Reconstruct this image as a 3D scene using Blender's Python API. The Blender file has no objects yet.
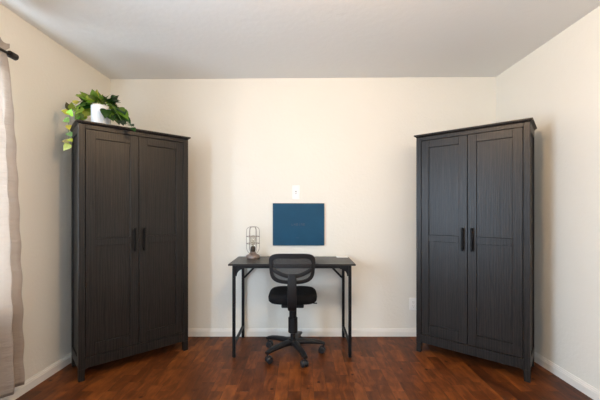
import bpy, bmesh, math, random
from mathutils import Vector, Matrix
random.seed(7)
C = bpy.context.scene.collection
SC = bpy.context.scene
R = math.radians
PI = math.pi

# ------------------------------------------------------------------ camera, world, light, exposure
CAM_H = 1.184
F = 320.0
cam_d = bpy.data.cameras.new('camera'); cam = bpy.data.objects.new('camera', cam_d); C.objects.link(cam)
cam.location = (0, 0, CAM_H); cam.rotation_euler = (R(90), 0, 0)
cam_d.sensor_width = 36; cam_d.lens = 36 * F / 600
cam_d.shift_x = -1 / 600; cam_d.shift_y = 11 / 600
cam_d.clip_start = 0.02
SC.camera = cam
SC.view_settings.view_transform = 'Standard'; SC.view_settings.look = 'None'
SC.view_settings.gamma = 1; SC.view_settings.use_curve_mapping = False
SC.view_settings.exposure = -0.30
world = bpy.data.worlds.new('sky'); SC.world = world; world.use_nodes = True
wb = world.node_tree.nodes['Background']
wb.inputs[0].default_value = (0.62, 0.78, 1.0, 1); wb.inputs[1].default_value = 1.6

XL, XR, YB, YF, H = -1.806, 1.848, 3.03, -1.7, 2.43
WIN1 = (-0.15, 1.955, 0.60, 2.02)      # window in the left wall: y0, y1, z0, z1
WIN2 = (-1.2, 1.2, 0.55, 2.12)        # unseen window added behind the camera for fill light: x0, x1, z0, z1

def area(name, loc, rot, sx, sy, power, color, shape='RECTANGLE'):
    d = bpy.data.lights.new(name, 'AREA'); d.shape = shape; d.size = sx; d.size_y = sy
    d.energy = power; d.color = color
    o = bpy.data.objects.new(name, d); C.objects.link(o); o.location = loc; o.rotation_euler = rot
    return o
area('daylight_left', (XL - 0.10, (WIN1[0] + WIN1[1]) / 2, 1.36), (0, R(-90), 0), 1.42, 2.1, 290, (0.64, 0.80, 1.0))
area('fill_rear', (0, YF - 0.10, 1.33), (R(90), 0, 0), 2.4, 1.5, 26, (0.90, 0.95, 1.0))  # added cool fill from behind the camera, through the unseen rear window
LAMP = (0.23, 1.0)

# ------------------------------------------------------------------ materials
def new_mat(name):
    m = bpy.data.materials.new(name); m.use_nodes = True
    nt = m.node_tree
    return m, nt, nt.nodes['Principled BSDF']

def mat(name, col, rough=0.5, metal=0.0, spec=0.5, bump=0, scale=60, var=0, vscale=4, stretch=(1, 1, 1), detail=3):
    m, nt, b = new_mat(name)
    b.inputs['Base Color'].default_value = (*col, 1)
    b.inputs['Roughness'].default_value = rough
    b.inputs['Metallic'].default_value = metal
    b.inputs['Specular IOR Level'].default_value = spec
    tc = nt.nodes.new('ShaderNodeTexCoord')
    mp = nt.nodes.new('ShaderNodeMapping'); mp.inputs['Scale'].default_value = stretch
    nt.links.new(tc.outputs['Object'], mp.inputs[0])
    if bump:
        n = nt.nodes.new('ShaderNodeTexNoise'); n.inputs['Scale'].default_value = scale; n.inputs['Detail'].default_value = detail
        nt.links.new(mp.outputs[0], n.inputs['Vector'])
        bp = nt.nodes.new('ShaderNodeBump'); bp.inputs['Strength'].default_value = bump; bp.inputs['Distance'].default_value = 0.004
        nt.links.new(n.outputs['Fac'], bp.inputs['Height']); nt.links.new(bp.outputs[0], b.inputs['Normal'])
    if var:
        n2 = nt.nodes.new('ShaderNodeTexNoise'); n2.inputs['Scale'].default_value = vscale; n2.inputs['Detail'].default_value = 4
        nt.links.new(mp.outputs[0], n2.inputs['Vector'])
        rp = nt.nodes.new('ShaderNodeValToRGB')
        rp.color_ramp.elements[0].position = 0.3; rp.color_ramp.elements[1].position = 0.7
        rp.color_ramp.elements[0].color = (*[c * (1 - var) for c in col], 1)
        rp.color_ramp.elements[1].color = (*[min(1, c * (1 + var)) for c in col], 1)
        nt.links.new(n2.outputs['Fac'], rp.inputs[0]); nt.links.new(rp.outputs[0], b.inputs['Base Color'])
    return m

M = {}
M['wall'] = mat('wall_paint', (0.82, 0.785, 0.70), 0.65, spec=0.3, bump=0.4, scale=50, var=0.012, vscale=1.5)
M['ceiling'] = mat('ceiling_paint', (0.84, 0.82, 0.78), 0.85, spec=0.2, bump=0.35, scale=28, detail=5)
M['trim'] = mat('trim_paint', (0.84, 0.80, 0.73), 0.35)
M['plastic'] = mat('white_plastic', (0.92, 0.90, 0.86), 0.3)
M['slot'] = mat('dark_slot', (0.04, 0.035, 0.03), 0.6)
M['black_metal'] = mat('black_metal', (0.005, 0.005, 0.006), 0.42, spec=0.25)
M['desk'] = mat('dark_desk_wood', (0.016, 0.014, 0.013), 0.36, spec=0.35, bump=0.15, scale=30, stretch=(1, 14, 14), var=0.25, vscale=8)
M['black_plastic'] = mat('black_plastic', (0.007, 0.007, 0.008), 0.45, spec=0.25, bump=0.05, scale=400)
M['grey_plastic'] = mat('charcoal_plastic', (0.009, 0.009, 0.010), 0.42, spec=0.3)
M['seat_fabric'] = mat('black_seat_fabric', (0.008, 0.008, 0.009), 0.95, spec=0.15, bump=0.3, scale=500)
M['rubber'] = mat('caster_rubber', (0.012, 0.012, 0.014), 0.4)
M['nylon_grey'] = mat('caster_hub', (0.06, 0.06, 0.065), 0.35)
M['handle'] = mat('black_handle', (0.002, 0.002, 0.0025), 0.5, spec=0.12)
M['zinc'] = mat('rustic_zinc', (0.24, 0.19, 0.165), 0.45, metal=0.5, bump=0.2, scale=90, var=0.3, vscale=30)
M['cage_metal'] = mat('cage_bronze', (0.20, 0.145, 0.11), 0.45, metal=0.6)
M['socket'] = mat('bronze_socket', (0.05, 0.038, 0.026), 0.45, metal=0.5)
M['filament'] = mat('filament', (0.35, 0.2, 0.08), 0.5, metal=0.6)
M['pot'] = mat('white_ceramic', (0.88, 0.87, 0.85), 0.22)
M['soil'] = mat('potting_soil', (0.03, 0.02, 0.014), 0.95, bump=0.8, scale=120)
M['vine'] = mat('green_vine', (0.14, 0.20, 0.04), 0.55)
M['paper'] = mat('white_paper', (0.88, 0.87, 0.84), 0.5)
M['poster'] = mat('blue_print', (0.008, 0.062, 0.125), 0.5, spec=0.2, var=0.10, vscale=7)
M['poster_edge'] = mat('dark_blue_edge', (0.014, 0.028, 0.048), 0.5)
M['poster_ink'] = mat('mauve_ink', (0.075, 0.075, 0.105), 0.6)
M['poster_dark'] = mat('navy_ink', (0.012, 0.055, 0.12), 0.6)
M['rod'] = mat('dark_bronze_rod', (0.03, 0.022, 0.018), 0.4, metal=0.4)

# leaves: green variation per leaf position
def leaf_mat():
    m, nt, b = new_mat('pothos_leaf')
    at = nt.nodes.new('ShaderNodeVertexColor'); at.layer_name = 'kind'
    n = nt.nodes.new('ShaderNodeTexNoise'); n.inputs['Scale'].default_value = 55
    mx = nt.nodes.new('ShaderNodeMix'); mx.data_type = 'RGBA'; mx.blend_type = 'MULTIPLY'; mx.inputs[0].default_value = 0.5
    nt.links.new(at.outputs['Color'], mx.inputs[6]); nt.links.new(n.outputs['Fac'], mx.inputs[7])
    nt.links.new(mx.outputs[2], b.inputs['Base Color'])
    b.inputs['Roughness'].default_value = 0.4
    tr = nt.nodes.new('ShaderNodeBsdfTranslucent'); nt.links.new(mx.outputs[2], tr.inputs[0])
    ms = nt.nodes.new('ShaderNodeMixShader'); ms.inputs[0].default_value = 0.25
    out = nt.nodes['Material Output']
    nt.links.new(b.outputs[0], ms.inputs[1]); nt.links.new(tr.outputs[0], ms.inputs[2]); nt.links.new(ms.outputs[0], out.inputs[0])
    return m
M['leaf'] = leaf_mat()

# stained oak grain of the wardrobes
def wood_mat():
    m, nt, b = new_mat('charcoal_stained_oak')
    tc = nt.nodes.new('ShaderNodeTexCoord')
    mp = nt.nodes.new('ShaderNodeMapping'); mp.inputs['Scale'].default_value = (9, 9, 0.8)
    nt.links.new(tc.outputs['Object'], mp.inputs[0])
    wv = nt.nodes.new('ShaderNodeTexWave'); wv.bands_direction = 'X'; wv.inputs['Scale'].default_value = 2.2
    wv.inputs['Distortion'].default_value = 9; wv.inputs['Detail'].default_value = 4; wv.inputs['Detail Scale'].default_value = 1.6
    nt.links.new(mp.outputs[0], wv.inputs['Vector'])
    mp2 = nt.nodes.new('ShaderNodeMapping'); mp2.inputs['Scale'].default_value = (110, 110, 3.5)
    nt.links.new(tc.outputs['Object'], mp2.inputs[0])
    ns = nt.nodes.new('ShaderNodeTexNoise'); ns.inputs['Scale'].default_value = 1.0; ns.inputs['Detail'].default_value = 5
    nt.links.new(mp2.outputs[0], ns.inputs['Vector'])
    add = nt.nodes.new('ShaderNodeMix'); add.inputs[0].default_value = 0.5
    nt.links.new(wv.outputs['Fac'], add.inputs[2]); nt.links.new(ns.outputs['Fac'], add.inputs[3])
    rp = nt.nodes.new('ShaderNodeValToRGB')
    rp.color_ramp.elements[0].position = 0.25; rp.color_ramp.elements[1].position = 0.8
    rp.color_ramp.elements[0].color = (0.0045, 0.004, 0.0036, 1); rp.color_ramp.elements[1].color = (0.021, 0.0162, 0.0132, 1)
    nt.links.new(add.outputs[0], rp.inputs[0]); nt.links.new(rp.outputs[0], b.inputs['Base Color'])
    bp = nt.nodes.new('ShaderNodeBump'); bp.inputs['Strength'].default_value = 0.22; bp.inputs['Distance'].default_value = 0.003
    nt.links.new(add.outputs[0], bp.inputs['Height']); nt.links.new(bp.outputs[0], b.inputs['Normal'])
    b.inputs['Roughness'].default_value = 0.40; b.inputs['Specular IOR Level'].default_value = 0.33
    return m
M['oak'] = wood_mat()

def floor_mat():
    m, nt, b = new_mat('reddish_plank_floor')
    tc = nt.nodes.new('ShaderNodeTexCoord')
    mp = nt.nodes.new('ShaderNodeMapping'); mp.inputs['Rotation'].default_value = (0, 0, R(90))
    nt.links.new(tc.outputs['Object'], mp.inputs[0])
    bk = nt.nodes.new('ShaderNodeTexBrick')
    bk.inputs['Scale'].default_value = 1.0
    bk.inputs['Brick Width'].default_value = 0.30; bk.inputs['Row Height'].default_value = 0.085
    bk.inputs['Mortar Size'].default_value = 0.0009; bk.inputs['Mortar Smooth'].default_value = 0.6
    bk.offset = 0.37; bk.offset_frequency = 2; bk.squash = 0.7; bk.squash_frequency = 3
    bk.inputs['Color1'].default_value = (0, 0, 0, 1); bk.inputs['Color2'].default_value = (1, 1, 1, 1)
    bk.inputs['Mortar'].default_value = (0.35, 0.35, 0.35, 1)
    nt.links.new(mp.outputs[0], bk.inputs['Vector'])
    mp2 = nt.nodes.new('ShaderNodeMapping'); mp2.inputs['Scale'].default_value = (24, 6, 1)
    nt.links.new(tc.outputs['Object'], mp2.inputs[0])
    # shift the grain plank by plank
    sh = nt.nodes.new('ShaderNodeVectorMath'); sh.operation = 'MULTIPLY_ADD'
    sh.inputs[1].default_value = (7, 9, 3)
    nt.links.new(bk.outputs['Color'], sh.inputs[0]); nt.links.new(mp2.outputs[0], sh.inputs[2])
    n = nt.nodes.new('ShaderNodeTexNoise'); n.inputs['Scale'].default_value = 1.0; n.inputs['Detail'].default_value = 6; n.inputs['Distortion'].default_value = 0.8
    nt.links.new(sh.outputs[0], n.inputs['Vector'])
    big = nt.nodes.new('ShaderNodeTexNoise'); big.inputs['Scale'].default_value = 9; big.inputs['Detail'].default_value = 3
    nt.links.new(tc.outputs['Object'], big.inputs['Vector'])
    mx = nt.nodes.new('ShaderNodeMix'); mx.inputs[0].default_value = 0.30
    nt.links.new(n.outputs['Fac'], mx.inputs[2]); nt.links.new(bk.outputs['Color'], mx.inputs[3])
    mx3 = nt.nodes.new('ShaderNodeMix'); mx3.inputs[0].default_value = 0.3
    nt.links.new(mx.outputs[0], mx3.inputs[2]); nt.links.new(big.outputs['Fac'], mx3.inputs[3])
    rp = nt.nodes.new('ShaderNodeValToRGB')
    e = rp.color_ramp.elements
    e[0].position = 0.28; e[0].color = (0.032, 0.009, 0.003, 1)
    e[1].position = 0.75; e[1].color = (0.27, 0.080, 0.016, 1)
    k = rp.color_ramp.elements.new(0.5); k.color = (0.108, 0.029, 0.007, 1)
    nt.links.new(mx3.outputs[0], rp.inputs[0])
    # small dark knots
    vo = nt.nodes.new('ShaderNodeTexVoronoi'); vo.inputs['Scale'].default_value = 7
    nt.links.new(tc.outputs['Object'], vo.inputs['Vector'])
    kr = nt.nodes.new('ShaderNodeValToRGB'); kr.color_ramp.elements[0].position = 0.05; kr.color_ramp.elements[1].position = 0.11
    kr.color_ramp.elements[0].color = (0.25, 0.2, 0.2, 1); kr.color_ramp.elements[1].color = (1, 1, 1, 1)
    nt.links.new(vo.outputs['Distance'], kr.inputs[0])
    mk = nt.nodes.new('ShaderNodeMix'); mk.data_type = 'RGBA'; mk.blend_type = 'MULTIPLY'; mk.inputs[0].default_value = 1
    nt.links.new(rp.outputs[0], mk.inputs[6]); nt.links.new(kr.outputs[0], mk.inputs[7])
    ml = nt.nodes.new('ShaderNodeMix'); ml.data_type = 'RGBA'; ml.blend_type = 'MIX'
    nt.links.new(bk.outputs['Fac'], ml.inputs[0]); nt.links.new(mk.outputs[2], ml.inputs[6]); ml.inputs[7].default_value = (0.035, 0.012, 0.006, 1)
    nt.links.new(ml.outputs[2], b.inputs['Base Color'])
    b.inputs['Roughness'].default_value = 0.42
    b.inputs['Specular IOR Level'].default_value = 0.2
    bp = nt.nodes.new('ShaderNodeBump'); bp.inputs['Strength'].default_value = 0.35; bp.inputs['Distance'].default_value = 0.003
    nt.links.new(mx.outputs[0], bp.inputs['Height']); nt.links.new(bp.outputs[0], b.inputs['Normal'])
    return m
M['floor'] = floor_mat()

def mesh_mat():      # open knit: dark threads and holes
    m, nt, b = new_mat('black_knit_mesh')
    b.inputs['Base Color'].default_value = (0.02, 0.02, 0.021, 1); b.inputs['Roughness'].default_value = 0.7
    t = nt.nodes.new('ShaderNodeBsdfTransparent'); ms = nt.nodes.new('ShaderNodeMixShader'); ms.inputs[0].default_value = 0.68
    nt.links.new(t.outputs[0], ms.inputs[1]); nt.links.new(b.outputs[0], ms.inputs[2])
    nt.links.new(ms.outputs[0], nt.nodes['Material Output'].inputs[0])
    return m
M['knit'] = mesh_mat()

def glass_mat(name, col=(1, 1, 1), a=0.12):
    m, nt, b = new_mat(name)
    g = nt.nodes.new('ShaderNodeBsdfGlossy'); g.inputs['Roughness'].default_value = 0.05
    t = nt.nodes.new('ShaderNodeBsdfTransparent'); t.inputs[0].default_value = (*col, 1)
    ms = nt.nodes.new('ShaderNodeMixShader'); ms.inputs[0].default_value = a
    nt.links.new(t.outputs[0], ms.inputs[1]); nt.links.new(g.outputs[0], ms.inputs[2])
    nt.links.new(ms.outputs[0], nt.nodes['Material Output'].inputs[0])
    return m
M['glass'] = glass_mat('window_glass', (0.97, 0.98, 0.98), 0.05)
M['bulb_glass'] = glass_mat('bulb_glass', (0.93, 0.90, 0.85), 0.12)

def cloth_mat(name, col, translucency, bump):
    m, nt, b = new_mat(name)
    b.inputs['Base Color'].default_value = (*col, 1); b.inputs['Roughness'].default_value = 0.9
    tc = nt.nodes.new('ShaderNodeTexCoord')
    mp = nt.nodes.new('ShaderNodeMapping'); mp.inputs['Scale'].default_value = (6, 6, 22)
    nt.links.new(tc.outputs['Object'], mp.inputs[0])
    n = nt.nodes.new('ShaderNodeTexNoise'); n.inputs['Scale'].default_value = 1; n.inputs['Detail'].default_value = 4
    nt.links.new(mp.outputs[0], n.inputs['Vector'])
    bp = nt.nodes.new('ShaderNodeBump'); bp.inputs['Strength'].default_value = bump; bp.inputs['Distance'].default_value = 0.02
    nt.links.new(n.outputs['Fac'], bp.inputs['Height']); nt.links.new(bp.outputs[0], b.inputs['Normal'])
    tr = nt.nodes.new('ShaderNodeBsdfTranslucent'); tr.inputs[0].default_value = (*col, 1)
    nt.links.new(bp.outputs[0], tr.inputs['Normal'])
    ms = nt.nodes.new('ShaderNodeMixShader'); ms.inputs[0].default_value = translucency
    nt.links.new(b.outputs[0], ms.inputs[1]); nt.links.new(tr.outputs[0], ms.inputs[2])
    tp = nt.nodes.new('ShaderNodeBsdfTransparent'); m2 = nt.nodes.new('ShaderNodeMixShader'); m2.inputs[0].default_value = 0.11
    nt.links.new(ms.outputs[0], m2.inputs[1]); nt.links.new(tp.outputs[0], m2.inputs[2])
    nt.links.new(m2.outputs[0], nt.nodes['Material Output'].inputs[0])
    return m
M['curtain'] = cloth_mat('taupe_linen', (0.52, 0.44, 0.37), 0.38, 1.0)
M['lining'] = cloth_mat('sheer_white', (0.80, 0.77, 0.73), 0.4, 0.3)

m_, nt_, b_ = new_mat('lit_opal_glass')
b_.inputs['Base Color'].default_value = (0.9, 0.85, 0.78, 1)
b_.inputs['Emission Color'].default_value = (1.0, 0.66, 0.36, 1); b_.inputs['Emission Strength'].default_value = 325.0
M['opal'] = m_

# ------------------------------------------------------------------ mesh helpers
def box(bm, x0, x1, y0, y1, z0, z1, mtx=None):
    v = [bm.verts.new((x, y, z)) for z in (z0, z1) for y in (y0, y1) for x in (x0, x1)]
    for f in ((0, 2, 3, 1), (4, 5, 7, 6), (0, 1, 5, 4), (2, 6, 7, 3), (0, 4, 6, 2), (1, 3, 7, 5)):
        bm.faces.new([v[i] for i in f])
    if mtx is not None:
        bmesh.ops.transform(bm, matrix=mtx, verts=v)
    return v

def frames(pts, closed=False):
    n = len(pts); out = []
    up = None
    for i in range(n):
        if closed:
            t = pts[(i + 1) % n] - pts[i - 1]
        else:
            t = pts[min(i + 1, n - 1)] - pts[max(i - 1, 0)]
        t.normalize()
        if up is None:
            a = Vector((0, 0, 1)) if abs(t.z) < 0.9 else Vector((0, 1, 0))
            s = t.cross(a).normalized(); up = s.cross(t).normalized()
        else:
            up = (up - t * up.dot(t)).normalized()
        out.append((t, t.cross(up).normalized(), up))
    return out

def sweep(bm, pts, prof, closed=False, up=None):
    """sweep a closed 2-D profile along pts; prof is a list of (side, up) or a function i -> list"""
    pts = [Vector(p) for p in pts]; n = len(pts)
    fr = frames(pts, closed)
    if up is not None:
        u0 = Vector(up); fr = [(t, t.cross(u0).normalized(), t.cross(u0).normalized().cross(t).normalized()) for t, _, _ in fr]
    rings = []
    for i, (p, (t, s, u)) in enumerate(zip(pts, fr)):
        pr = prof(i) if callable(prof) else prof
        rings.append([bm.verts.new(p + s * a + u * b) for a, b in pr])
    k = len(rings[0])
    for i in range(n if closed else n - 1):
        A, B = rings[i], rings[(i + 1) % n]
        for j in range(k):
            bm.faces.new((A[j], A[(j + 1) % k], B[(j + 1) % k], B[j]))
    if not closed:
        bm.faces.new(rings[0][::-1]); bm.faces.new(rings[-1])
    return rings

def circ(r, k=10, rb=None):
    rb = rb or r
    return [(r * math.cos(2 * PI * i / k), rb * math.sin(2 * PI * i / k)) for i in range(k)]

def tube(bm, pts, r, k=10, closed=False):
    if callable(r):
        return sweep(bm, pts, lambda i: circ(r(i), k), closed)
    return sweep(bm, pts, circ(r, k), closed)

def rrect(w, h, r, k=4):
    out = []
    for cx, cy, a0 in ((w / 2 - r, h / 2 - r, 0), (-w / 2 + r, h / 2 - r, 90), (-w / 2 + r, -h / 2 + r, 180), (w / 2 - r, -h / 2 + r, 270)):
        for i in range(k + 1):
            a = R(a0 + 90 * i / k); out.append((cx + r * math.cos(a), cy + r * math.sin(a)))
    return out

def lathe(bm, prof, seg=32, center=(0, 0, 0), cap=True):
    cx, cy, cz = center; rings = []
    for r, z in prof:
        rings.append([bm.verts.new((cx + r * math.cos(2 * PI * i / seg), cy + r * math.sin(2 * PI * i / seg), cz + z)) for i in range(seg)])
    for A, B in zip(rings, rings[1:]):
        for i in range(seg):
            bm.faces.new((A[i], A[(i + 1) % seg], B[(i + 1) % seg], B[i]))
    if cap:
        bm.faces.new(rings[0][::-1]); bm.faces.new(rings[-1])

def prism(bm, outline, y0, y1):
    """outline in x,z extruded along y"""
    a = [bm.verts.new((x, y0, z)) for x, z in outline]; b = [bm.verts.new((x, y1, z)) for x, z in outline]
    n = len(outline)
    bm.faces.new(a); bm.faces.new(b[::-1])
    for i in range(n):
        bm.faces.new((a[i], b[i], b[(i + 1) % n], a[(i + 1) % n]))

def obj(name, bm, m, parent=None, smooth=False, bevel=0, seg=2, kind=None, subsurf=0):
    bmesh.ops.recalc_face_normals(bm, faces=bm.faces[:])
    me = bpy.data.meshes.new(name); bm.to_mesh(me); bm.free()
    me.materials.append(m)
    if smooth:
        for p in me.polygons: p.use_smooth = True
    o = bpy.data.objects.new(name, me); C.objects.link(o)
    if parent is not None: o.parent = parent
    if bevel:
        b = o.modifiers.new('bevel', 'BEVEL'); b.width = bevel; b.segments = seg; b.limit_method = 'ANGLE'; b.angle_limit = R(40)
    if subsurf:
        s = o.modifiers.new('subsurf', 'SUBSURF'); s.levels = subsurf; s.render_levels = subsurf
    if smooth:
        try:
            me.set_sharp_from_angle(angle=R(42))
        except Exception:
            pass
    if kind: o['kind'] = kind
    return o

def thing(name, label, cat, loc=(0, 0, 0), rz=0, group=None):
    o = bpy.data.objects.new(name, None); C.objects.link(o)
    o.empty_display_size = 0.1
    o.location = loc; o.rotation_euler = (0, 0, rz)
    o['label'] = label; o['category'] = cat
    if group: o['group'] = group
    return o

def tag(o, label, cat, group=None):
    o['label'] = label; o['category'] = cat
    if group: o['group'] = group
    return o

def BM(): return bmesh.new()

# ------------------------------------------------------------------ the room
T = 0.12
bm = BM(); box(bm, XL - T, XR + T, YF - T, YB + T, -0.1, 0); obj('floor', bm, M['floor'], kind='structure')
# the ceiling is a touch higher on the right hand side
bm = BM()
v = box(bm, XL - T, XR + T, YF - T, YB + T, H, H + 0.1)
for q in v:
    q.co.z += 0.024 * (q.co.x - XL) / (XR - XL)
obj('ceiling', bm, M['ceiling'], kind='structure')
HT = H + 0.05
bm = BM(); box(bm, XL - T, XR + T, YB, YB + T, 0, HT); obj('wall_back', bm, M['wall'], kind='structure')
bm = BM(); box(bm, XR, XR + T, YF, YB, 0, HT); obj('wall_right', bm, M['wall'], kind='structure')
bm = BM()
y0, y1, z0, z1 = WIN1
box(bm, XL - T, XL, YF, y0, 0, HT); box(bm, XL - T, XL, y1, YB, 0, HT)
box(bm, XL - T, XL, y0, y1, 0, z0); box(bm, XL - T, XL, y0, y1, z1, HT)
obj('wall_left', bm, M['wall'], kind='structure')
bm = BM()
x0, x1, z0, z1 = WIN2
box(bm, XL - T, x0, YF - T, YF, 0, HT); box(bm, x1, XR + T, YF - T, YF, 0, HT)
box(bm, x0, x1, YF - T, YF, 0, z0); box(bm, x0, x1, YF - T, YF, z1, HT)
obj('wall_rear', bm, M['wall'], kind='structure')

def base_profile():
    return [(0, 0), (0.013, 0), (0.013, 0.048), (0.0105, 0.053), (0.0105, 0.058), (0.007, 0.064), (0.005, 0.072), (0, 0.072)]
def baseboard(name, a, b, inward):
    bm = BM(); pr = base_profile(); a = Vector(a); b = Vector(b); n = Vector(inward)
    A = [bm.verts.new(a + n * d + Vector((0, 0, z))) for d, z in pr]; B = [bm.verts.new(b + n * d + Vector((0, 0, z))) for d, z in pr]
    for i in range(len(pr)):
        j = (i + 1) % len(pr); bm.faces.new((A[i], A[j], B[j], B[i]))
    bm.faces.new(A); bm.faces.new(B[::-1])
    obj(name, bm, M['trim'], kind='structure')
baseboard('baseboard_back', (XL, YB, 0), (XR, YB, 0), (0, -1, 0))
baseboard('baseboard_left', (XL, YF, 0), (XL, YB - 0.013, 0), (1, 0, 0))
baseboard('baseboard_right', (XR, YF, 0), (XR, YB - 0.013, 0), (-1, 0, 0))
baseboard('baseboard_rear', (XL, YF, 0), (XR, YF, 0), (0, 1, 0))

def window(name, a0, a1, z0, z1, axis, base, out):
    """a window set in the opening; axis 'y' = in the left wall, 'x' = in the rear wall"""
    def bx(bm, s0, s1, d0, d1, q0, q1):
        lo, hi = sorted((base + out * d0, base + out * d1))
        if axis == 'y': box(bm, lo, hi, s0, s1, q0, q1)
        else: box(bm, s0, s1, lo, hi, q0, q1)
    t = bpy.data.objects.new(name, None); C.objects.link(t); t['kind'] = 'structure'
    f = BM(); w = 0.05; mid = (a0 + a1) / 2; zm = (z0 + z1) / 2
    bx(f, a0, a0 + w, 0.05, 0.09, z0, z1); bx(f, a1 - w, a1, 0.05, 0.09, z0, z1)
    bx(f, a0 + w, a1 - w, 0.05, 0.09, z0, z0 + w); bx(f, a0 + w, a1 - w, 0.05, 0.09, z1 - w, z1)
    bx(f, mid - 0.025, mid + 0.025, 0.05, 0.09, z0 + w, z1 - w)
    fo = obj('window_frame', f, M['trim'], t, bevel=0.004); fo['kind'] = 'structure'
    for s0, s1 in ((a0 + w, mid - 0.025), (mid + 0.025, a1 - w)):
        g = BM(); bx(g, s0, s1, 0.068, 0.072, z0 + w, z1 - w); go = obj('window_pane', g, M['glass'], t); go['kind'] = 'structure'
    s = BM(); bx(s, a0 - 0.03, a1 + 0.03, -0.03, -0.0005, z0 - 0.03, z0 - 0.001); so = obj('window_sill', s, M['trim'], t, bevel=0.004); so['kind'] = 'structure'
window('window_1', *WIN1, 'y', XL, -1)
window('fill_window', *WIN2, 'x', YF, -1)  # added out of view as the opening for the rear fill

# ------------------------------------------------------------------ wardrobes
def wardrobe(x, y, ang, hz, label, W=0.775):
    t = thing('wardrobe', label, 'wardrobe', (x, y, 0), R(ang), 'matching two-door wardrobes')
    D, Z = 0.338, hz
    hw = W / 2; st = 0.04; zt = Z - 0.022
    b = BM()
    box(b, -hw, -hw + st, 0, 0.022, 0.082, zt)                 # face frame
    box(b, hw - st, hw, 0, 0.022, 0.082, zt)
    box(b, -hw + st, hw - st, 0, 0.022, zt - 0.030, zt)
    # lower rail with a shallow curve up towards each foot
    pts = [(-hw + st, 0.155), (-hw + st, 0.076), (-hw + st + 0.015, 0.084)]
    pts += [(hw - st - 0.015, 0.084), (hw - st, 0.076), (hw - st, 0.155)]
    prism(b, pts, 0, 0.022)
    for s in (-1, 1):                                           # side panels: frame and inset panel
        xs = sorted((s * hw, s * (hw - 0.018)))
        box(b, xs[0], xs[1], 0.022, 0.065, 0.082, zt)
        box(b, xs[0], xs[1], D - 0.045, D, 0.082, zt)
        box(b, xs[0], xs[1], 0.065, D - 0.045, zt - 0.06, zt)
        box(b, xs[0], xs[1], 0.065, D - 0.045, 0.082, 0.155)
        xi = sorted((s * (hw - 0.008), s * (hw - 0.018)))
        box(b, xi[0], xi[1], 0.065, D - 0.045, 0.155, zt - 0.06)
    box(b, -hw + 0.018, hw - 0.018, D - 0.008, D, 0.10, zt)    # back
    box(b, -hw + 0.018, hw - 0.018, 0.022, D - 0.008, 0.14, 0.155)
    obj('body', b, M['oak'], t, bevel=0.0015, seg=1)
    for sx in (-1, 1):
        for yy in ((0, 0.04), (D - 0.04, D)):
            l = BM(); xo = sx * hw; xi = sx * (hw - st)
            v = box(l, min(xo, xi), max(xo, xi), yy[0], yy[1], 0, 0.082)
            for q in v:
                if q.co.z < 0.01 and abs(q.co.x - xi) < 1e-5: q.co.x += sx * 0.003
            obj('leg', l, M['oak'], t, bevel=0.002, seg=1)
    # top board: a narrow cavetto under a thin overhanging slab
    o = 0.016
    tb = BM()
    box(tb, -hw - o, hw + o, -o, D + 0.002, Z - 0.011, Z)
    vb = box(tb, -hw - 0.001, hw + 0.001, -0.001, D + 0.001, zt, Z - 0.011)
    for q in vb:
        if q.co.z > zt + 0.005:
            q.co.x += 0.010 * (1 if q.co.x > 0 else -1)
            if q.co.y < 0.1: q.co.y -= 0.010
    obj('top_board', tb, M['oak'], t, bevel=0.0025)
    gap = 0.0028
    zb, ztop = 0.155 + gap + 0.002, zt - 0.030 - gap
    for s in (-1, 1):
        x0, x1 = (-hw + st + gap, -gap / 2 - 0.0005) if s < 0 else (gap / 2 + 0.0005, hw - st - gap)
        d = BM(); f0, f1 = 0.001, 0.020; sw = 0.060
        box(d, x0, x0 + sw, f0, f1, zb, ztop); box(d, x1 - sw, x1, f0, f1, zb, ztop)
        for a, c in ((zb, zb + 0.085), (0.935, 0.988), (ztop - 0.060, ztop)):
            box(d, x0 + sw, x1 - sw, f0, f1, a, c)
        for a, c in ((zb + 0.085, 0.935), (0.988, ztop - 0.060)):
            box(d, x0 + sw, x1 - sw, f0 + 0.009, f1 - 0.002, a, c)
        do = obj('door', d, M['oak'], t, bevel=0.0014, seg=1)
        hx = -0.033 if s < 0 else 0.033
        h = BM()
        box(h, hx - 0.0068, hx + 0.0068, -0.031, -0.021, 0.878, 1.056)
        for hz_ in (0.895, 1.039):
            box(h, hx - 0.005, hx + 0.005, -0.0215, 0.0008, hz_ - 0.006, hz_ + 0.006)
        ho = obj('handle', h, M['handle'], do, bevel=0.002)
        ho['label'] = 'slim black bar handle'
    return t
wardrobe(-1.248, 2.4655, 42.2, 1.812, 'tall charcoal two-door wardrobe in the left corner, trailing plant on top')
wardrobe(1.275, 2.452, -40.0, 1.822, 'tall charcoal two-door wardrobe in the right corner, nothing on top', 0.786)

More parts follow.
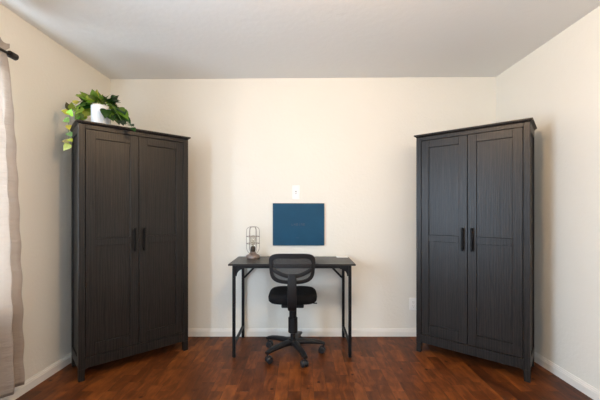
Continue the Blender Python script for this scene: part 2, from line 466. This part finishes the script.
# ------------------------------------------------------------------ desk
DY0, DY1 = 2.575, 3.012      # front and back edge
DX0, DX1 = -0.588, 0.441
DZ = 0.757
desk = thing('desk', 'narrow black desk with thin metal legs against the back wall', 'desk', ((DX0 + DX1) / 2, (DY0 + DY1) / 2, 0))
dx, dy = (DX1 - DX0) / 2, (DY1 - DY0) / 2
b = BM(); box(b, -dx, dx, -dy, dy, DZ - 0.015, DZ); obj('desk_top', b, M['desk'], desk, bevel=0.002)
lx, ly, lw = 0.469, dy - 0.016, 0.012
for sx in (-1, 1):
    for sy in (-1, 1):
        b = BM(); box(b, sx * lx - lw, sx * lx + lw, sy * ly - lw, sy * ly + lw, 0.006, DZ - 0.015)
        lg = obj('leg', b, M['black_metal'], desk, bevel=0.002)
        b = BM(); lathe(b, [(0.009, 0), (0.013, 0.002), (0.013, 0.006)], 12, (sx * lx, sy * ly, 0)); obj('foot', b, M['rubber'], lg)
    b = BM(); box(b, sx * lx - 0.010, sx * lx + 0.010, -ly + lw, ly - lw, 0.095, 0.115); obj('side_rail', b, M['black_metal'], desk, bevel=0.002)
    b = BM(); box(b, sx * lx - 0.010, sx * lx + 0.010, -ly + lw, ly - lw, DZ - 0.036, DZ - 0.0155); obj('side_rail', b, M['black_metal'], desk, bevel=0.002)
    # diagonal brace at the back leg
    b = BM(); sweep(b, [(sx * (lx - lw + 0.001), ly, 0.560), (sx * (lx - 0.167), ly, DZ - 0.036)], rrect(0.006, 0.018, 0.001, 1)); obj('brace', b, M['black_metal'], desk)
    # curved gusset at the front leg
    b = BM(); xo = lx - lw; gz = DZ - 0.036
    out = [(sx * xo, gz), (sx * xo, gz - 0.062)]
    for i in range(0, 9):
        a = R(90 * i / 8)
        out.append((sx * (xo - 0.070 + 0.060 * math.cos(a)), gz - 0.064 + 0.058 * math.sin(a)))
    out.append((sx * (xo - 0.070), gz))
    prism(b, out, -ly - 0.004, -ly + 0.004); obj('gusset', b, M['black_metal'], desk)
for sy in (-1, 1):
    b = BM(); box(b, -lx + lw, lx - lw, sy * ly - 0.010, sy * ly + 0.010, DZ - 0.036, DZ - 0.0155); obj('rail', b, M['black_metal'], desk, bevel=0.002)

# ------------------------------------------------------------------ office chair (its back towards the camera)
ch = thing('office_chair', 'black mesh-back swivel office chair on casters pulled up to the desk', 'chair', (-0.067, 2.65, 0))
def pw(x): return x
# seat: rounded cushion
b = BM()
N, Q = 36, 7
def seat_r(a):
    # superellipse outline, narrower to the rear
    c, s = math.cos(a), math.sin(a); e = 0.50
    x = math.copysign(abs(c) ** e, c) * 0.198; y = math.copysign(abs(s) ** e, s) * 0.185
    return x, y
prof = [(0.80, 0.448), (0.92, 0.453), (0.985, 0.466), (1.0, 0.492), (0.97, 0.510), (0.90, 0.521), (0.70, 0.526), (0.35, 0.523), (0.02, 0.521)]
rings = []
for k, z in prof:
    rings.append([b.verts.new((seat_r(2 * PI * i / N)[0] * k, 0.0 + seat_r(2 * PI * i / N)[1] * k, z + 0.004)) for i in range(N)])
for A, B_ in zip(rings, rings[1:]):
    for i in range(N): b.faces.new((A[i], A[(i + 1) % N], B_[(i + 1) % N], B_[i]))
b.faces.new(rings[0][::-1]); b.faces.new(rings[-1])
obj('seat', b, M['seat_fabric'], ch, smooth=True)
# backrest: frame ring
def back_outline(n=56, k=1.0):
    pts = []
    for i in range(n):
        a = 2 * PI * i / n
        c, s = math.cos(a), math.sin(a); e = 0.42 if s > 0 else 0.55
        x = math.copysign(abs(c) ** e, c); z = math.copysign(abs(s) ** e, s)
        w = 0.181 - 0.016 * (0.5 - 0.5 * z)
        X = x * w * k; Z = 0.752 + z * 0.113 * k
        if s < 0: Z -= 0.006 * (1 - x * x)
        Y = -0.250 + 0.55 * X * X * 1.6 - 0.10 * (Z - 0.748)
        pts.append(Vector((X, Y, Z)))
    return pts
def by(X, Z): return -0.250 + 0.88 * X * X - 0.10 * (Z - 0.748)
bo = back_outline()
cz = 0.748
b = BM()
rings = []
for i, p in enumerate(bo):
    d = Vector((p.x, 0, p.z - cz)); d.normalize()
    up_ = max(0.0, d.z)
    wth = 0.026 + 0.010 * up_
    inn = p - Vector((p.x / 0.176, 0, (p.z - cz) / 0.112)) * wth * Vector((1, 0, 1)).length / 1.414
    inn.y = by(inn.x, inn.z)
    q = []
    for pt, yo in ((p, -0.007), (p, 0.009), (inn, 0.009), (inn, -0.007)):
        q.append(b.verts.new((pt.x, pt.y + yo, pt.z)))
    rings.append(q)
n = len(rings)
for i in range(n):
    A, B_ = rings[i], rings[(i + 1) % n]
    for j in range(4): b.faces.new((A[j], A[(j + 1) % 4], B_[(j + 1) % 4], B_[j]))
obj('backrest_frame', b, M['grey_plastic'], ch, smooth=True, bevel=0.003)
# knit mesh inside the frame
b = BM(); cols = []
inner = back_outline(56, 0.93)
G = 9
for p in inner:
    cols.append([b.verts.new((p.x * t_, by(p.x * t_, cz + (p.z - cz) * t_), cz + (p.z - cz) * t_)) for t_ in [1 - g / G for g in range(G)]])
cv = b.verts.new((0, by(0, cz), cz))
for i in range(len(cols)):
    A, B_ = cols[i], cols[(i + 1) % len(cols)]
    for g in range(G - 1): b.faces.new((A[g], B_[g], B_[g + 1], A[g + 1]))
    b.faces.new((A[-1], B_[-1], cv))
o = obj('backrest_mesh', b, M['knit'], ch, smooth=True); o['label'] = 'see-through black mesh panel'
# lumbar crossbar, curved like a smile, on the outside of the back
b = BM(); pts = []
for i in range(19):
    X = -0.146 + 0.292 * i / 18; Z = 0.694 + 0.052 * (X / 0.146) ** 2
    pts.append((X, by(X, Z) - 0.012, Z))
sweep(b, pts, rrect(0.012, 0.030, 0.005, 3), up=(0, 0, 1)); obj('lumbar_bar', b, M['grey_plastic'], ch, smooth=True)
# spine
b = BM()
sp = [(0, -0.268, 0.715), (0, -0.274, 0.67), (0, -0.276, 0.60), (0, -0.272, 0.53), (0, -0.262, 0.475), (0, -0.235, 0.440), (0, -0.19, 0.424), (0, -0.10, 0.420)]
wd = [0.054, 0.066, 0.070, 0.070, 0.069, 0.064, 0.06, 0.06]
def spr(i): return rrect(wd[i], 0.018, 0.006, 3)
ptsv = [Vector(p) for p in sp]
rg = []
for i, p in enumerate(ptsv):
    t_ = (ptsv[min(i + 1, len(ptsv) - 1)] - ptsv[max(i - 1, 0)]).normalized(); s_ = Vector((1, 0, 0)); u_ = s_.cross(t_)
    rg.append([b.verts.new(p + s_ * a + u_ * c) for a, c in spr(i)])
for A, B_ in zip(rg, rg[1:]):
    for j in range(len(A)): b.faces.new((A[j], A[(j + 1) % len(A)], B_[(j + 1) % len(A)], B_[j]))
b.faces.new(rg[0]); b.faces.new(rg[-1][::-1])
obj('back_support', b, M['grey_plastic'], ch, smooth=True)
b = BM(); box(b, -0.09, 0.09, -0.11, 0.09, 0.412, 0.442); obj('tilt_plate', b, M['black_plastic'], ch, bevel=0.008)
b = BM(); tube(b, [(0.09, 0.0, 0.425), (0.17, 0.005, 0.420), (0.20, 0.005, 0.418)], 0.005, 8); obj('lever', b, M['black_plastic'], ch, smooth=True)
b = BM(); lathe(b, [(0.022, 0.300), (0.030, 0.302), (0.031, 0.412)], 24); obj('lift_collar', b, M['black_plastic'], ch, smooth=True)
b = BM(); lathe(b, [(0.034, 0.180), (0.039, 0.184), (0.039, 0.302), (0.034, 0.306)], 24); obj('lift_cover', b, M['grey_plastic'], ch, smooth=True)
b = BM(); lathe(b, [(0.021, 0.11), (0.021, 0.182)], 20); obj('gas_lift', b, M['black_plastic'], ch, smooth=True)
b = BM(); lathe(b, [(0.030, 0.078), (0.040, 0.082), (0.042, 0.118), (0.034, 0.128), (0.022, 0.131)], 24); obj('hub', b, M['black_plastic'], ch, smooth=True)
for k in range(5):
    a = R(4.5 + 72 * k)
    l = BM(); pts = [(0.03, 0, 0.104), (0.10, 0, 0.105), (0.17, 0, 0.100), (0.225, 0, 0.092), (0.264, 0, 0.082)]
    sz = [(0.056, 0.040), (0.050, 0.036), (0.046, 0.032), (0.044, 0.028), (0.036, 0.020)]
    rg = []
    for (x, _, z), (w, h) in zip(pts, sz):
        rg.append([l.verts.new((x, p, z + q)) for p, q in rrect(w, h, min(w, h) * 0.35, 3)])
    for A, B_ in zip(rg, rg[1:]):
        for j in range(len(A)): l.faces.new((A[j], A[(j + 1) % len(A)], B_[(j + 1) % len(A)], B_[j]))
    l.faces.new(rg[0]); l.faces.new(rg[-1][::-1])
    bmesh.ops.rotate(l, cent=(0, 0, 0), matrix=Matrix.Rotation(a, 3, 'Z'), verts=l.verts[:])
    leg = obj('leg', l, M['grey_plastic'], ch, smooth=True)
    # twin wheel caster
    c = BM(); cx, cy = 0.254 * math.cos(a), 0.254 * math.sin(a)
    ca = a + R(70 + 40 * ((k * 37) % 5) / 5)
    ax = Vector((math.cos(ca), math.sin(ca), 0)); tr_ = Vector((-ax.y, ax.x, 0))
    cc = Vector((cx, cy, 0)) + tr_ * 0.012
    for sgn in (-1, 1):
        rr = [(0.008, 0.022), (0.012, 0.0262), (0.022, 0.0262), (0.027, 0.021), (0.027, 0.008)]
        rings = []
        for d, r in rr:
            ctr = cc + ax * sgn * d + Vector((0, 0, 0.0275))
            rings.append([c.verts.new(ctr + tr_ * r * math.cos(2 * PI * i / 24) + Vector((0, 0, 1)) * r * math.sin(2 * PI * i / 24)) for i in range(24)])
        for A, B_ in zip(rings, rings[1:]):
            for i in range(24): c.faces.new((A[i], A[(i + 1) % 24], B_[(i + 1) % 24], B_[i]))
        c.faces.new(rings[0]); c.faces.new(rings[-1])
    # hood over the wheels and the stem
    lathe(c, [(0.006, 0.045), (0.006, 0.080)], 10, (cx, cy, 0))
    hp = []
    for i in range(9):
        an = R(20 + 150 * i / 8); hp.append(cc + tr_ * 0.0285 * math.cos(an) + Vector((0, 0, 0.0275 + 0.0285 * math.sin(an))))
    sweep(c, hp, rrect(0.014, 0.003, 0.001, 1), up=tuple(ax.cross(Vector((0, 0, 1))) + Vector((0, 0, 0.01))))
    obj('caster', c, M['rubber'], leg, smooth=True)

# ------------------------------------------------------------------ cage lamp on the desk
lp = thing('cage_lamp', 'small wire-cage table lamp with a bare bulb on the desk', 'lamp', (-0.433, 2.885, DZ))
b = BM(); lathe(b, [(0.060, 0), (0.062, 0.004), (0.062, 0.024), (0.058, 0.030), (0.046, 0.036), (0.032, 0.042), (0.027, 0.052), (0.024, 0.060), (0.012, 0.064)], 36); obj('base', b, M['zinc'], lp, smooth=True)
b = BM(); lathe(b, [(0.019, 0.062), (0.021, 0.066), (0.021, 0.098), (0.016, 0.106), (0.013, 0.110)], 24); obj('socket', b, M['socket'], lp, smooth=True)
b = BM(); lathe(b, [(0.012, 0.108), (0.014, 0.120), (0.022, 0.140), (0.029, 0.162), (0.029, 0.180), (0.022, 0.198), (0.010, 0.208), (0.002, 0.210)], 28)
bulb = obj('bulb', b, M['bulb_glass'], lp, smooth=True)
b = BM(); tube(b, [(0.010 * math.cos(i * 0.9), 0.010 * math.sin(i * 0.9), 0.118 + 0.0026 * i) for i in range(26)], 0.0009, 5); obj('filament', b, M['filament'], bulb)
b = BM()
for k in range(6):
    a = R(60 * k + 12); c, s = math.cos(a), math.sin(a)
    path = [(0.030, 0.044), (0.045, 0.060), (0.055, 0.080), (0.058, 0.105), (0.058, 0.240), (0.055, 0.262), (0.046, 0.276), (0.032, 0.283), (0.0, 0.284)]
    tube(b, [(r * c, r * s, z) for r, z in path], 0.0019, 6)
for z in (0.135, 0.198):
    tube(b, [(0.0585 * math.cos(2 * PI * i / 40), 0.0585 * math.sin(2 * PI * i / 40), z) for i in range(40)], 0.0022, 6, closed=True)
tube(b, [(0.031 * math.cos(2 * PI * i / 24), 0.031 * math.sin(2 * PI * i / 24), 0.284) for i in range(24)], 0.0020, 6, closed=True)
tube(b, [(0.031 * math.cos(2 * PI * i / 24), 0.031 * math.sin(2 * PI * i / 24), 0.045) for i in range(24)], 0.0022, 6, closed=True)
obj('cage', b, M['cage_metal'], lp, smooth=True)

# ------------------------------------------------------------------ white card on the desk
b = BM(); box(b, 0.328, 0.442 - 0.012, 2.925, 3.006, DZ, DZ + 0.006)
tag(obj('paper_pad', b, M['paper'], bevel=0.001), 'small white paper pad on the back right corner of the desk', 'paper')

# ------------------------------------------------------------------ blue print on the wall
PX, PZ = -0.023, 1.184 - (224.3 - 211) / 105.6
pw_, ph_ = 0.486 / 2, 0.398 / 2
pr = thing('wall_print', 'dark blue rectangular print with faint centre lettering on the back wall', 'picture', (PX, YB, PZ))
b = BM(); box(b, -pw_, pw_, -0.018, 0, -ph_, ph_); obj('frame', b, M['poster_edge'], pr, bevel=0.001)
b = BM(); box(b, -pw_ + 0.004, pw_ - 0.004, -0.0195, -0.0181, -ph_ + 0.004, ph_ - 0.004); panel = obj('print_sheet', b, M['poster'], pr)
# faint small block lettering, too small in the photograph to read
b = BM(); x = -0.066
for strokes in ([(0, 0, 1, .18), (0, 0, .22, 1)], [(0, 0, .22, 1), (.7, 0, .95, 1), (0, .4, .95, .6)], [(0, 0, .25, 1), (0, .82, 1, 1), (0, 0, 1, .18), (.72, 0, 1, 1)],
                [(.38, 0, .62, 1)], [(0, 0, .22, 1), (.75, 0, 1, 1), (0, .82, 1, 1)], [(0, 0, .22, 1), (0, .82, 1, 1), (0, .42, .8, .58), (0, 0, 1, .18)]):
    for x0, z0, x1, z1 in strokes:
        box(b, x + x0 * 0.015, x + x1 * 0.015, -0.0199, -0.0196, -0.011 + z0 * 0.020, -0.011 + z1 * 0.020)
    x += 0.022
o = obj('lettering', b, M['poster_ink'], pr); o['label'] = 'faint mauve lettering'
for pa, pb, w_ in (((0.198, -0.0197, -0.070), (0.232, -0.0197, -0.104), 0.005), ((-0.010, -0.0197, 0.160), (-0.008, -0.0197, 0.143), 0.008), ((-0.022, -0.0197, -0.125), (0.004, -0.0197, -0.128), 0.008)):
    b = BM(); sweep(b, [pa, pb], rrect(0.0008, w_, 0.0002, 1)); obj('printed_mark', b, M['poster_dark'], pr)

# ------------------------------------------------------------------ wall plates
def plate(x, z, label, name, cat, hh=0.058):
    t = thing(name, label, cat, (x, YB, z))
    b = BM(); box(b, -0.0355, 0.0355, -0.006, 0, -hh, hh); obj('cover_plate', b, M['plastic'], t, bevel=0.003)
    return t
sw = plate((295.9 - 301) / 105.6, 1.184 + (211 - 192.4) / 105.6, 'white light switch plate on the wall above the blue print', 'light_switch', 'switch', 0.066)
b = BM(); v = box(b, -0.005, 0.005, -0.017, -0.0062, -0.010, 0.006); 
obj('toggle', b, M['plastic'], sw, bevel=0.0015)
b = BM(); box(b, -0.006, 0.006, -0.0066, -0.006, -0.0125, 0.0125); obj('toggle_slot', b, M['slot'], sw)
ot = plate((413.0 - 301) / 105.6, 1.184 - (304.0 - 211) / 105.6, 'white outlet plate low on the back wall beside the right wardrobe', 'wall_outlet', 'outlet')
for z in (0.019, -0.019):
    b = BM(); prism(b, rrect(0.034, 0.028, 0.010, 5), -0.0085, -0.0062)
    for q in b.verts: q.co.z += z
    rc = obj('receptacle', b, M['plastic'], ot)
    b = BM(); box(b, -0.0075, -0.0055, -0.0090, -0.0086, z - 0.001, z + 0.008); box(b, 0.0055, 0.0075, -0.0090, -0.0086, z - 0.001, z + 0.008); box(b, -0.002, 0.002, -0.0090, -0.0086, z - 0.010, z - 0.006)
    obj('socket_slots', b, M['slot'], rc)

# ------------------------------------------------------------------ plant on the left wardrobe
pl = thing('potted_pothos', 'trailing green plant in a white pot on top of the left wardrobe', 'plant', (-1.486, 2.378, 1.8125))
b = BM(); lathe(b, [(0.050, 0), (0.058, 0.003), (0.063, 0.02), (0.065, 0.142), (0.063, 0.146), (0.059, 0.144), (0.059, 0.135), (0.02, 0.133)], 40); obj('pot', b, M['pot'], pl, smooth=True)
b = BM(); lathe(b, [(0.0585, 0.134), (0.0588, 0.140), (0.03, 0.144), (0.002, 0.145)], 24); obj('soil', b, M['soil'], pl, smooth=True)
LB = BM(); cl = LB.loops.layers.color.new('kind')
def leaf(base, direction, normal, L, col):
    d = Vector(direction).normalized(); nn = Vector(normal); nn = (nn - d * nn.dot(d))
    if nn.length < 1e-3: nn = d.orthogonal()
    nn.normalize(); s = d.cross(nn)
    rows = [(-0.06, 0.20), (0.0, 0.34), (0.16, 0.44), (0.36, 0.42), (0.58, 0.31), (0.80, 0.15), (0.93, 0.05)]
    grid = []
    for u, w in rows:
        droop = -0.20 * max(u, 0) ** 2
        row = []
        for k in (-1, -0.5, 0, 0.5, 1):
            uu = u if k else max(u, 0.0)
            fold = 0.10 * abs(k) * w * 1.2
            p = Vector(base) + (d * uu + s * (k * w) + nn * (droop + fold)) * L
            row.append(LB.verts.new(p))
        grid.append(row)
    tip = LB.verts.new(Vector(base) + (d * 1.03 + nn * (-0.22)) * L)
    fs = []
    for A, B_ in zip(grid, grid[1:]):
        for j in range(4): fs.append(LB.faces.new((A[j], A[j + 1], B_[j + 1], B_[j])))
    for j in range(4): fs.append(LB.faces.new((grid[-1][j], grid[-1][j + 1], tip)))
    for f in fs:
        for lo in f.loops: lo[cl] = (*col, 1)
DARK = (0.17, 0.31, 0.11); MID = (0.44, 0.60, 0.17); LITE = (0.74, 0.86, 0.30); PALE = (0.56, 0.66, 0.34)
def pick(ws):
    r = random.random(); acc = 0
    for c, w in ws:
        acc += w
        if r < acc: break
    return tuple(q * random.uniform(0.85, 1.15) for q in c)
def vine(pts, r=0.0016):
    vb = BM(); P = [Vector(p) for p in pts]; out = []
    for i in range(len(P) - 1):      # Catmull-Rom
        p0, p1, p2, p3 = P[max(i - 1, 0)], P[i], P[i + 1], P[min(i + 2, len(P) - 1)]
        for k in range(6):
            t = k / 6; out.append(0.5 * ((2 * p1) + (p2 - p0) * t + (2 * p0 - 5 * p1 + 4 * p2 - p3) * t * t + (3 * p1 - p0 - 3 * p2 + p3) * t ** 3))
    out.append(P[-1]); tube(vb, out, r, 6); obj('vine', vb, M['vine'], pl, smooth=True)
    return out
CAMV = Vector((1.492, -2.375, -0.7)).normalized()
# (offset from the pot centre; x right, y away, z up) -- crown of leaves round the rim
z0 = 0.150
crown = [ # dx, dz, dy, direction, length, colour set
]
def px(dxp, dyp, dy=0.0):
    """offset in the plane of the pot: dxp to the right and dyp up, in 7.4 mm steps"""
    return Vector((dxp / 134.5, dy, dyp / 134.5))
A_ = [(MID, .5), (LITE, .3), (DARK, .2)]
B2 = [(DARK, .6), (MID, .4)]
L_ = [(LITE, .7), (MID, .3)]
P_ = [(PALE, .5), (LITE, .5)]
rnd = random.Random(11)
def foliage(n):
    k = 0
    while k < n:
        u = rnd.uniform(-21, 22); top = 27 - 0.032 * u * u if u < 0 else 27 - 0.024 * u * u
        low = (top - 9) if u < 6 else max(10, top - 16)
        v = rnd.uniform(low, top)
        if -11 < u < 8.5 and v < 22: v = rnd.uniform(22.5, 27)
        if 8.5 <= u < 13: v = max(v, 13)
        k += 1
        dy_ = rnd.uniform(-.075, .05) * (1 - abs(u) / 40)
        out = u / 22.0
        d = (out * 1.1 + rnd.uniform(-.35, .35), rnd.uniform(-.75, .0), (v - 20) / 12.0 - .35 * abs(out) + rnd.uniform(-.35, .35))
        if v > 24: d = (d[0], d[1], rnd.uniform(-.1, .30))
        if u > 7: L, cs = rnd.uniform(.072, .092), [(DARK, .65), (MID, .35)]
        elif u < -12: L, cs = rnd.uniform(.050, .070), [(LITE, .3), (MID, .45), (DARK, .25)]
        else: L, cs = rnd.uniform(.066, .084), [(LITE, .35), (MID, .5), (DARK, .15)]
        p = px(u, v, dy_)
        nrm = Vector((CAMV.x * .8 + rnd.uniform(-.4, .4), CAMV.y * .8 + rnd.uniform(-.3, .3), .7 + rnd.uniform(-.3, .4)))
        leaf(p, d, nrm, L, pick(cs))
foliage(74)
# stems from the soil out to the crown
for tgt in [(-18, 18, -.01), (-12, 24, -.03), (-5, 27, -.05), (4, 28, -.04), (12, 24, -.04), (19, 15, -.02), (17, 24, .02), (-3, 30, .03)]:
    e = px(tgt[0] * .95, tgt[1] - 3, tgt[2])
    vine([(e.x * .2, e.y * .2, .143), (e.x * .5, e.y * .5, .20), (e.x, e.y, e.z)], 0.0014)
# vine that hangs over the left edge of the wardrobe, on the side towards the left wall
hang = vine([(-.02, -.01, .143), (-.045, -.04, .195), (-.09, -.085, .16), (-.130, -.124, .09), (-.144, -.132, .0), (-.146, -.132, -.08), (-.140, -.132, -.16)], 0.0016)
hl = [(.40, (-.9, -.2, .5), .042, A_), (.50, (.4, -.5, .7), .050, L_), (.56, (-.9, -.4, .3), .058, P_), (.60, (.5, -.5, .5), .052, L_),
      (.66, (-.9, -.2, -.3), .046, P_), (.74, (.4, -.4, -.7), .042, A_), (.84, (.6, -.4, -.4), .050, P_),
      (.92, (.7, -.4, -.3), .044, L_), (1.0, (-.5, -.4, -.8), .058, P_), (.96, (-.7, -.4, .0), .045, P_)]
for t, d, L, cs in hl:
    p = hang[min(int(t * (len(hang) - 1)), len(hang) - 1)]
    leaf(p, d, (CAMV.x + random.uniform(-.4, .4), CAMV.y, .5 + random.uniform(-.5, .3)), L, pick(cs))
# thin upright shoot at the left
up = vine([(-.09, -.085, .16), (-.125, -.115, .13), (-.145, -.12, .10)], 0.0012)
leaf((-.145, -.125, .085), (-.22, -.1, .95), (.9, -.4, .1), .058, (0.36, 0.34, 0.24))
# short vine over the front edge to the right, lying on the top board
tr = vine([(.03, -.02, .143), (.10, -.06, .15), (.16, -.06, .07), (.195, -.055, .012), (.232, -.040, .006), (.255, -.040, -.02)], 0.0014)
for t, d, L in ((.55, (.5, -.5, -.6), .055), (.72, (.5, -.5, .3), .045), (.86, (.7, -.5, -.2), .050), (1.0, (.6, -.4, -.6), .045)):
    p = tr[int(t * (len(tr) - 1))]
    leaf(p, d, (CAMV.x, CAMV.y, .6), L, pick([(DARK, .4), ((.20, .24, .14), .6)]))
obj('foliage', LB, M['leaf'], pl, smooth=True)

# ------------------------------------------------------------------ curtain and its rod on the left wall
RX, RZ = XL + 0.085, 2.111
rod = thing('curtain_rod', 'dark metal curtain rod end poking out of the curtain on the left wall', 'curtain rod', (RX, 1.90, RZ))
b = BM(); tube(b, [(0, -1.2, 0), (0, 0.000, 0)], 0.008, 12); tube(b, [(0, -2.9, 0), (0, -1.2, 0)], 0.008, 12); obj('pole', b, M['rod'], rod, smooth=True)
b = BM()
sweep(b, [(0, -0.022, 0), (0, -0.012, 0)], circ(0.013, 16)); sweep(b, [(0, -0.012, 0), (0, 0.030, 0)], circ(0.020, 16)); sweep(b, [(0, 0.030, 0), (0, 0.035, 0)], circ(0.016, 16))
obj('finial', b, M['rod'], rod, smooth=True)
for yy in (-0.08, -2.75):
    b = BM(); box(b, XL - RX, -0.012, yy - 0.008, yy + 0.008, -0.008, 0.008); box(b, XL - RX, XL - RX + 0.006, yy - 0.02, yy + 0.02, -0.035, 0.035)
    obj('bracket', b, M['rod'], rod, bevel=0.002)

def curtain(name, y_a, y_b, mtl, label, tag_group=None, thick=0.0, top=0.066, bottom=0.105, depth=0.0, nf=7, flare=0.128):
    """hangs from the rod; y_b is the edge towards the back wall at the rod"""
    bm = BM(); nu, nv = 90, 70; g = []
    ztop = RZ + top
    for j in range(nv + 1):
        v = j / nv; z = ztop + (bottom - ztop) * v
        row = []
        k = min(1.0, max(0.0, (RZ - 0.02 - z) / 0.5)); k = k * k * (3 - 2 * k)
        for i in range(nu + 1):
            u = i / nu
            ye = y_b + flare * max(0.0, (RZ - z) / (RZ - bottom)) ** 0.5 + (0.030 if z > RZ + 0.012 else 0.0)
            y = y_a + (ye - y_a) * u
            amp = 0.012 + 0.020 * k
            if z > RZ + 0.012: amp = 0.020
            ph = u * nf * 2 * PI
            x = RX + depth + amp * math.sin(ph + 0.2 * math.sin(z * 1.6)) + 0.004 * math.sin(z * 31 + u * 9) * k
            y += 0.0008 * math.sin(z * 27 + u * 5) * k + 0.006 * math.sin(ph * 2) * k
            if abs(z - RZ) < 0.03: x += 0.0
            zz = z
            if j == 0: zz += 0.008 * math.sin(ph * 1.7)
            row.append(bm.verts.new((x, y, zz)))
        g.append(row)
    for j in range(nv):
        for i in range(nu): bm.faces.new((g[j][i], g[j][i + 1], g[j + 1][i + 1], g[j + 1][i]))
    o = obj(name, bm, mtl, smooth=True)
    s = o.modifiers.new('solid', 'SOLIDIFY'); s.thickness = 0.0012
    return tag(o, label, 'curtain')
curtain('curtain', 1.0, 1.862, M['curtain'], 'wrinkled taupe linen curtain hanging at the left edge of the picture')

# ------------------------------------------------------------------ ceiling lamp (gives the warm light; above the camera's view)
cl_ = thing('ceiling_light', 'round flush ceiling light above the camera', 'ceiling light', (LAMP[0], LAMP[1], 0))
b = BM(); zc = H + 0.013
lathe(b, [(0.045, zc - 0.055), (0.075, zc - 0.040), (0.085, zc - 0.002), (0.080, zc)], 40); obj('base', b, M['trim'], cl_, smooth=True)
b = BM(); lathe(b, [(0.075 * math.sin(PI * i / 16) + 0.001, 2.315 - 0.075 * math.cos(PI * i / 16)) for i in range(17)], 32)
obj('glass_globe', b, M['opal'], cl_, smooth=True)
